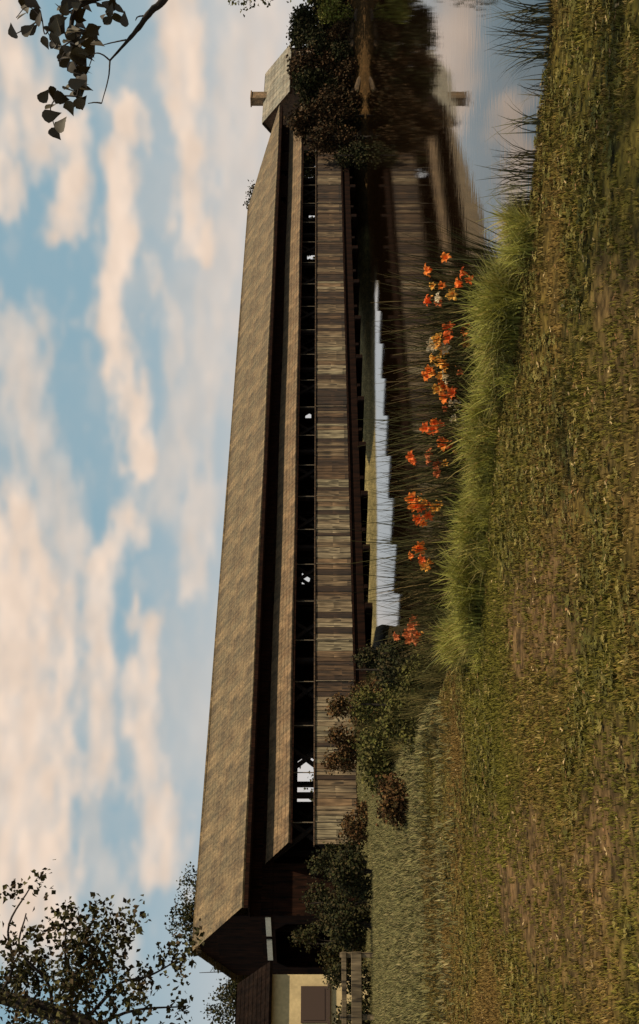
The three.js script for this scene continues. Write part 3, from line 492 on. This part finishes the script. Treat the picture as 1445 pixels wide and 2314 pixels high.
{
  const R = mulberry(91), lawn = [], rough = [];
  for (let k = 0; k < 360000; k++) {
    const Z = 4.5 + Math.sqrt(R()) * 19, x = (R() * 2 - 1) * (0.47 * Z + 0.6), y = ground(x, Z); if (y < 1.15) continue;
    const p = step(0.36, 0.64, patch(x, Z) + (R() - 0.5) * 0.25), q = patch2(x, Z), bare = noise(x * 2.6, Z * 1.6, 330); if (bare < 0.30 && R() < 0.75) continue;
    if (R() < worn(x, Z) * 0.62) continue;
    const fd = step(13, 27, Z), f = 0.7 + 0.6 * R() * (0.5 + q), straw = R() < 0.06 ? 1 : 0;
    lawn.push([x, Z, y - 0.004, 0.6 + 0.9 * R() * (0.4 + q), straw ? blade(0.30, 0.21, 0.07, f) : blade(lerp(lerp(0.19, 0.135, p), 0.17, fd), lerp(lerp(0.115, 0.115, p), 0.15, fd), lerp(lerp(0.034, 0.02, p), 0.06, fd), f)]);
  }
  sow('lawn_grass', 'short patchy olive and brown lawn grass in the foreground', 'grass', bladeTuft(8, 0.028, 0.0048, 0.045, 0.5, R), grassMat, lawn);
  const weeds = [], fallen = [], rosette = (n, L, w, up) => { const P = [], I = []; for (let k = 0; k < n; k++) { const a = k / n * 6.283 + R(), ca = Math.cos(a), sa = Math.sin(a), l = L * (0.6 + 0.6 * R()), b = P.length / 3; for (const [t, ww] of [[0.05, 0.15], [0.55, 1], [1, 0.05]]) { const y = up * l * Math.sin(t * 2.2); P.push(ca * l * t - sa * w * ww, y, sa * l * t + ca * w * ww, ca * l * t + sa * w * ww, y, sa * l * t - ca * w * ww); } I.push(b, b + 1, b + 2, b + 2, b + 1, b + 3, b + 2, b + 3, b + 4, b + 4, b + 3, b + 5); } const q = new THREE.BufferGeometry(); q.setAttribute('position', new THREE.Float32BufferAttribute(P, 3)); q.setIndex(I); q.computeVertexNormals(); return q; };
  for (let k = 0; k < 22000; k++) {
    const Z = 4.5 + Math.sqrt(R()) * 12.5, x = (R() * 2 - 1) * (0.47 * Z + 0.6), y = ground(x, Z); if (y < 1.5 || noise(x * 1.1, Z * 0.8, 360) < 0.35 || R() < worn(x, Z)) continue;
    const f = 0.6 + 0.8 * R(); weeds.push([x, Z, y + 0.012, 0.6 + 0.9 * R(), R() < 0.3 ? blade(0.16, 0.125, 0.035, f) : blade(0.085, 0.075, 0.018, f)]);
    if (k % 4 === 0) { const x2 = (R() * 2 - 1) * (0.47 * Z + 0.6), y2 = ground(x2, Z); if (y2 > 1.5) fallen.push([x2, Z, y2 + 0.03, 0.7 + 0.8 * R(), R() < 0.5 ? blade(0.20, 0.10, 0.04, f) : blade(0.32, 0.22, 0.10, f)]); }
  }
  sow('lawn_weeds', 'broad leaved weeds scattered through the foreground lawn', 'weeds', rosette(7, 0.03, 0.008, 0.4), grassMat, weeds);
  sow('fallen_leaves', 'dry brown leaves lying scattered on the foreground lawn', 'leaves', rosette(2, 0.022, 0.008, 0.2), grassMat, fallen);
  for (let k = 0; k < 60000; k++) {
    const Z = 14 + R() * 43, x = -Z * 0.47 - 0.5 + R() * (Z * 0.47 - 2), y = ground(x, Z); if (y < 1.45 || R() > step(13, 26, Z)) continue;
    const f = 0.6 + 0.8 * R(); rough.push([x, Z, y - 0.01, 0.8 + 0.9 * R(), R() < 0.25 ? blade(0.24, 0.19, 0.085, f) : blade(0.17, 0.15, 0.06, f)]);
  }
  sow('meadow_grass', 'pale rough grass between the lawn and the bridge entrance', 'grass', bladeTuft(10, 0.085, 0.013, 0.24, 0.5, R), grassMat, rough);
  const edgeX = Z => { for (let i = 9; i + 1 < nearBank.length; i++) if (Z <= nearBank[i + 1][1]) return lerp(nearBank[i][0], nearBank[i + 1][0], (Z - nearBank[i][1]) / (nearBank[i + 1][1] - nearBank[i][1])); return -12; };
  // bright tall grass along the lawn edge, and dark sedge on the slope behind it
  const tall = [], sedge = [], tallMat = new THREE.MeshPhysicalMaterial({ color: 0xffffff, roughness: 0.9, transmission: 0.3, thickness: 0, specularIntensity: 0.3, side: THREE.DoubleSide });
  const edge = [[2.25, 9.4], [1.7, 10.0], [1.0, 11.2], [0.1, 11.7], [-1.1, 12.4], [-1.5, 13.3]];
  for (let k = 0; k < 3600; k++) {
    const t = R() * (edge.length - 1.001), i = Math.floor(t), f = t - i, x0 = lerp(edge[i][0], edge[i + 1][0], f), z0 = lerp(edge[i][1], edge[i + 1][1], f), off = (R() + R() - 0.75) * 0.45;
    const hump = noise(t * 7 + off * 3, 4, 350); if (hump < 0.22) continue;
    const x = x0 + off * 0.4, Z = z0 + off, y = ground(x, Z), g = 0.7 + 0.6 * R(); tall.push([x, Z, y - 0.02, (0.5 + 0.75 * hump) * (0.7 + 0.6 * R()), R() < 0.2 ? blade(0.36, 0.28, 0.08, g) : blade(0.25, 0.235, 0.045, g)]);
  }
  for (let k = 0; k < 500; k++) { const x = (R() * 2 - 1) * 1.9, i0 = x > 1 ? 10.6 : 11.9 - x * 0.4, Z = i0 - R() * 0.7, y = ground(x, Z); if (noise(x * 5, Z * 5, 351) > 0.55) tall.push([x, Z, y - 0.01, 0.3 + 0.4 * R(), blade(0.24, 0.22, 0.035, 0.7 + 0.6 * R())]); }
  sow('tall_grass', 'bright yellow green tall grass along the lawn edge in front of the flowers', 'grass', bladeTuft(9, 0.30, 0.012, 0.14, 1.0, R, 4), tallMat, tall);
  for (let k = 0; k < 1700; k++) {
    const t = R() * (edge.length - 1.001), i = Math.floor(t), f = t - i, off = 0.75 + R() * 1.5, x = lerp(edge[i][0], edge[i + 1][0], f) + off * 0.55 * (R() - 0.1), Z = lerp(edge[i][1], edge[i + 1][1], f) + off, y = ground(x, Z); if (y < 0.0 || x > 0.19 * Z) continue;
    const g = 0.6 + 0.8 * R(); sedge.push([x, Z, y - 0.03, clamp((2.25 - y + (R() + R() - 1) * 0.55) / 0.72, 0.3, 2.8), R() < 0.25 ? blade(0.11, 0.075, 0.03, g) : blade(0.045, 0.04, 0.013, g)]);
  }
  for (let k = 0; k < 9000; k++) {
    const t = R(), Z = lerp(14, 58, t * t), x = edgeX(Z) + R() * 3.4, y = ground(x, Z); if (y < -0.2 || y > 1.75) continue;
    const g = 0.6 + 0.8 * R(); sedge.push([x, Z, y - 0.03, 0.5 + 0.55 * R(), R() < 0.35 ? blade(0.13, 0.10, 0.035, g) : blade(0.06, 0.052, 0.016, g)]);
  }
  sow('bank_sedge', 'dark sedge on the bank slope between lawn and water', 'grass', bladeTuft(7, 0.70, 0.0075, 0.22, 0.32, R, 4), grassMat, sedge);
  // separate tufts standing dark against the mirrored sky
  const tufts = [[1800, 9.9, 0.32, 'first'], [1855, 9.55, 0.3, 'x'], [1905, 9.3, 0.46, 'x'], [1948, 9.2, 0.40, 'x'], [2035, 8.98, 0.42, 'x'], [2120, 8.85, 0.26, 'x'], [2195, 8.75, 0.46, 'x'], [2240, 8.7, 0.50, 'x'], [2290, 8.65, 0.5, 'x']];
  const say = ['wispy reed tuft next to the bright tall grass', 'low thin reed tuft between the wispy one and the dense pair', 'dense dark reed tuft, left one of the dense pair against mirrored sky', 'dense dark reed tuft, right one of the dense pair against mirrored sky', 'lone narrow reed tuft standing halfway to the right edge', 'tiny reed tuft right of the lone narrow one', 'tall reed tuft, leftmost of the three by the right edge', 'tall reed tuft, middle of the three by the right edge', 'tall reed tuft, outermost at the right edge'];
  tufts.forEach(([u, Z, h], i) => { const x = (u - 1157) * Z / F, y = ground(x, Z), RR = mulberry(900 + i); const m = single('reed_tuft', bladeTuft(i === 4 || i === 5 ? 16 : 34, h * 0.95, 0.008, 0.16, 0.55, RR, 4), i % 2 ? mat(0.07, 0.055, 0.02, 0.85) : mat(0.055, 0.05, 0.016, 0.85), say[i], 'reeds', 'reed tufts at the water edge'); m.position.set(x, y - 0.02, -Z); });
}

// ------------------------------------------------------------------ orange lilies
{
  const R = mulberry(55);
  const petal = () => { const P = [], I = [], n = 5; for (let k = 0; k < 6; k++) { const a = k / 6 * 6.283 + (k % 2 ? 0.12 : -0.08), ca = Math.cos(a), sa = Math.sin(a), b = P.length / 3, len = k % 2 ? 0.9 : 1.05; for (let s = 0; s <= n; s++) { const t = s / n, r = (0.006 + 0.07 * Math.pow(t, 1.25)) * len, y = 0.075 * Math.sin(t * 2.25), w = (k % 2 ? 0.017 : 0.024) * Math.pow(Math.sin(Math.PI * (0.06 + 0.93 * t)), 0.8) + 0.0008, z = 0.006 * Math.sin(t * 9 + k); P.push(ca * r - sa * w, y + z, sa * r + ca * w, ca * r, y - 0.008, sa * r, ca * r + sa * w, y - z, sa * r - ca * w); } for (let s = 0; s < n; s++) { const q = b + s * 3; I.push(q, q + 1, q + 3, q + 1, q + 4, q + 3, q + 1, q + 2, q + 4, q + 2, q + 5, q + 4); } } const g = new THREE.BufferGeometry(); g.setAttribute('position', new THREE.Float32BufferAttribute(P, 3)); g.setIndex(I); g.computeVertexNormals(); return g; };
  const budG = new THREE.SphereGeometry(0.012, 7, 6); budG.scale(1, 3.2, 1); budG.translate(0, 0.03, 0);
  const bloomG = petal(), fl = (r, g, b) => new THREE.MeshPhysicalMaterial({ color: rgb(r, g, b), roughness: 0.8, specularIntensity: 0.3, transmission: 0.4, thickness: 0, side: THREE.DoubleSide });
  const cols = { o: fl(0.95, 0.26, 0.035), r: fl(0.88, 0.17, 0.025), y: fl(0.95, 0.48, 0.08), w: fl(0.80, 0.66, 0.42), d: fl(0.62, 0.17, 0.05) };
  const stemM = mat(0.07, 0.075, 0.02, 0.8), leafM = mat(0.09, 0.095, 0.022, 0.8), deadM = mat(0.12, 0.085, 0.03, 0.9);
  const plants = [ // distance, label, blooms (u, v, colour)
    [11.0, 'orange lily with three spaced blooms, nearest the mirrored sky', [[1728, 1011, 'o'], [1705, 976, 'o'], [1695, 1057, 'r']]],
    [11.1, 'orange lily with a tight knot of blooms, second from the mirrored sky', [[1669, 982, 'y'], [1667, 1000, 'o'], [1664, 1038, 'o'], [1649, 1026, 'y']]],
    [11.3, 'small orange lily with a ragged pair of blooms, third from the mirrored sky', [[1630, 975, 'r'], [1627, 995, 'd'], [1640, 1000, 'w']]],
    [11.6, 'orange lily with blooms stacked in an upright row', [[1569, 1019, 'r'], [1550, 1021, 'r'], [1564, 1055, 'o'], [1535, 1055, 'd']]],
    [11.9, 'lily mixing yellow and cream blooms beside the upright row', [[1548, 992, 'y'], [1533, 977, 'w'], [1528, 1007, 'w'], [1515, 1000, 'y']]],
    [12.0, 'yellow orange lily in the middle of the brightest cluster', [[1499, 1004, 'y'], [1505, 985, 'y'], [1490, 1015, 'y']]],
    [12.1, 'big orange lily in the brightest cluster', [[1477, 972, 'o'], [1470, 985, 'y'], [1470, 1045, 'd'], [1455, 1019, 'w'], [1462, 1000, 'y']]],
    [12.2, 'orange lily at the left end of the brightest cluster', [[1436, 990, 'y'], [1426, 1031, 'r'], [1419, 1014, 'o'], [1440, 1005, 'o']]],
    [12.4, 'lily with one cream and two dull red blooms', [[1392, 1010, 'd'], [1402, 1026, 'w'], [1392, 1053, 'r']]],
    [12.7, 'orange lily with four blooms left of the cream one', [[1356, 985, 'o'], [1346, 968, 'r'], [1356, 1004, 'd'], [1363, 1033, 'w']]],
    [12.8, 'sparse orange lily with two low blooms', [[1311, 1006, 'o'], [1292, 1035, 'd'], [1320, 1000, 'd']]],
    [13.0, 'faded orange lily with scattered small blooms', [[1276, 940, 'r'], [1286, 973, 'd'], [1261, 990, 'd'], [1267, 1010, 'y'], [1240, 992, 'd']]],
    [13.3, 'vivid orange lily with a dense head of blooms, standing alone', [[1187, 936, 'o'], [1170, 940, 'o'], [1162, 953, 'r'], [1172, 970, 'o'], [1166, 984, 'y'], [1178, 958, 'y']]],
    [13.4, 'orange lily with two blooms just left of the dense head', [[1133, 957, 'o'], [1142, 948, 'r']]],
    [13.8, 'orange lily with a small bright head, by the white reflection', [[1059, 936, 'o'], [1076, 945, 'o'], [1051, 961, 'r'], [1036, 961, 'y']]],
    [15.2, 'dull red lily furthest left by the bank bushes', [[878, 903, 'd'], [870, 928, 'd'], [878, 942, 'r'], [862, 945, 'd']]],
    [15.0, 'dull red lily below the white reflection, second from the bushes', [[899, 936, 'd'], [919, 940, 'd']]],
  ];
  for (const [Z, label, bl] of plants) {
    const um = bl.reduce((a, b) => a + b[0], 0) / bl.length, x0 = (um - 1157) * Z / F, y0 = ground(x0, Z), g = thing('orange_lily', label, 'flower', [x0, y0, -Z], 'orange lilies along the bank');
    for (const [u, v, c] of bl) {
      const p = at(u, v, Z - 0.25 + (R() - 0.5) * 0.25), e = p.sub(g.position), bx = (R() - 0.5) * 0.14, bz = (R() - 0.5) * 0.14;
      part('stem', limb([[bx, -0.05, bz], [lerp(bx, e.x, 0.35), e.y * 0.5, lerp(bz, e.z, 0.4)], [e.x, e.y, e.z]], 0.006, 0.004, 5, 0), stemM, g);
      const b = part('bloom', bloomG, cols[c], g); b.position.copy(e); b.rotation.set(0.3 + R() * 1.2, R() * 6.28, (R() - 0.5) * 0.8); b.scale.setScalar((c === 'd' ? 0.62 : 0.78) * (0.7 + 0.6 * R()) * Z / 11.8);
      const extra = Math.floor(R() * 2.8);
      for (let k = 0; k < extra; k++) { const bud = R() < 0.3, m = part(bud ? 'bud' : 'bloom', bud ? budG : bloomG, cols[bud ? 'y' : c], g); m.position.set(e.x + (R() - 0.5) * 0.14, e.y + 0.03 - R() * 0.13, e.z + (R() - 0.5) * 0.12); m.rotation.set(0.2 + R() * 1.4, R() * 6.28, (R() - 0.5) * 1.2); m.scale.setScalar((0.42 + 0.38 * R()) * Z / 11.8); }
    }
    part('leaves', bladeTuft(18, 0.72, 0.018, 0.2, 0.7, R, 5), leafM, g); part('dry_leaves', bladeTuft(6, 0.42, 0.014, 0.18, 0.9, R, 4), deadM, g);
  }
}

// ------------------------------------------------------------------ a far wood across the plain
{
  const R = mulberry(66), cl = [];
  for (let a = -60; a < 60; a += 1.1) { const t = a * Math.PI / 180, d = 330 + 50 * R(); cl.push({ c: [Math.sin(t) * d, 3 + R(), -Math.cos(t) * d], r: [5, 2.6 + 1.6 * R(), 4], n: 130 }); }
  single('far_wood', leaves(cl, 0.9, DARK.concat(OLIVE), R, 10), leafMat, 'low dark wood far across the plain behind the bridge', 'wood', null, 'stuff');
}
renderer.render(scene, camera);
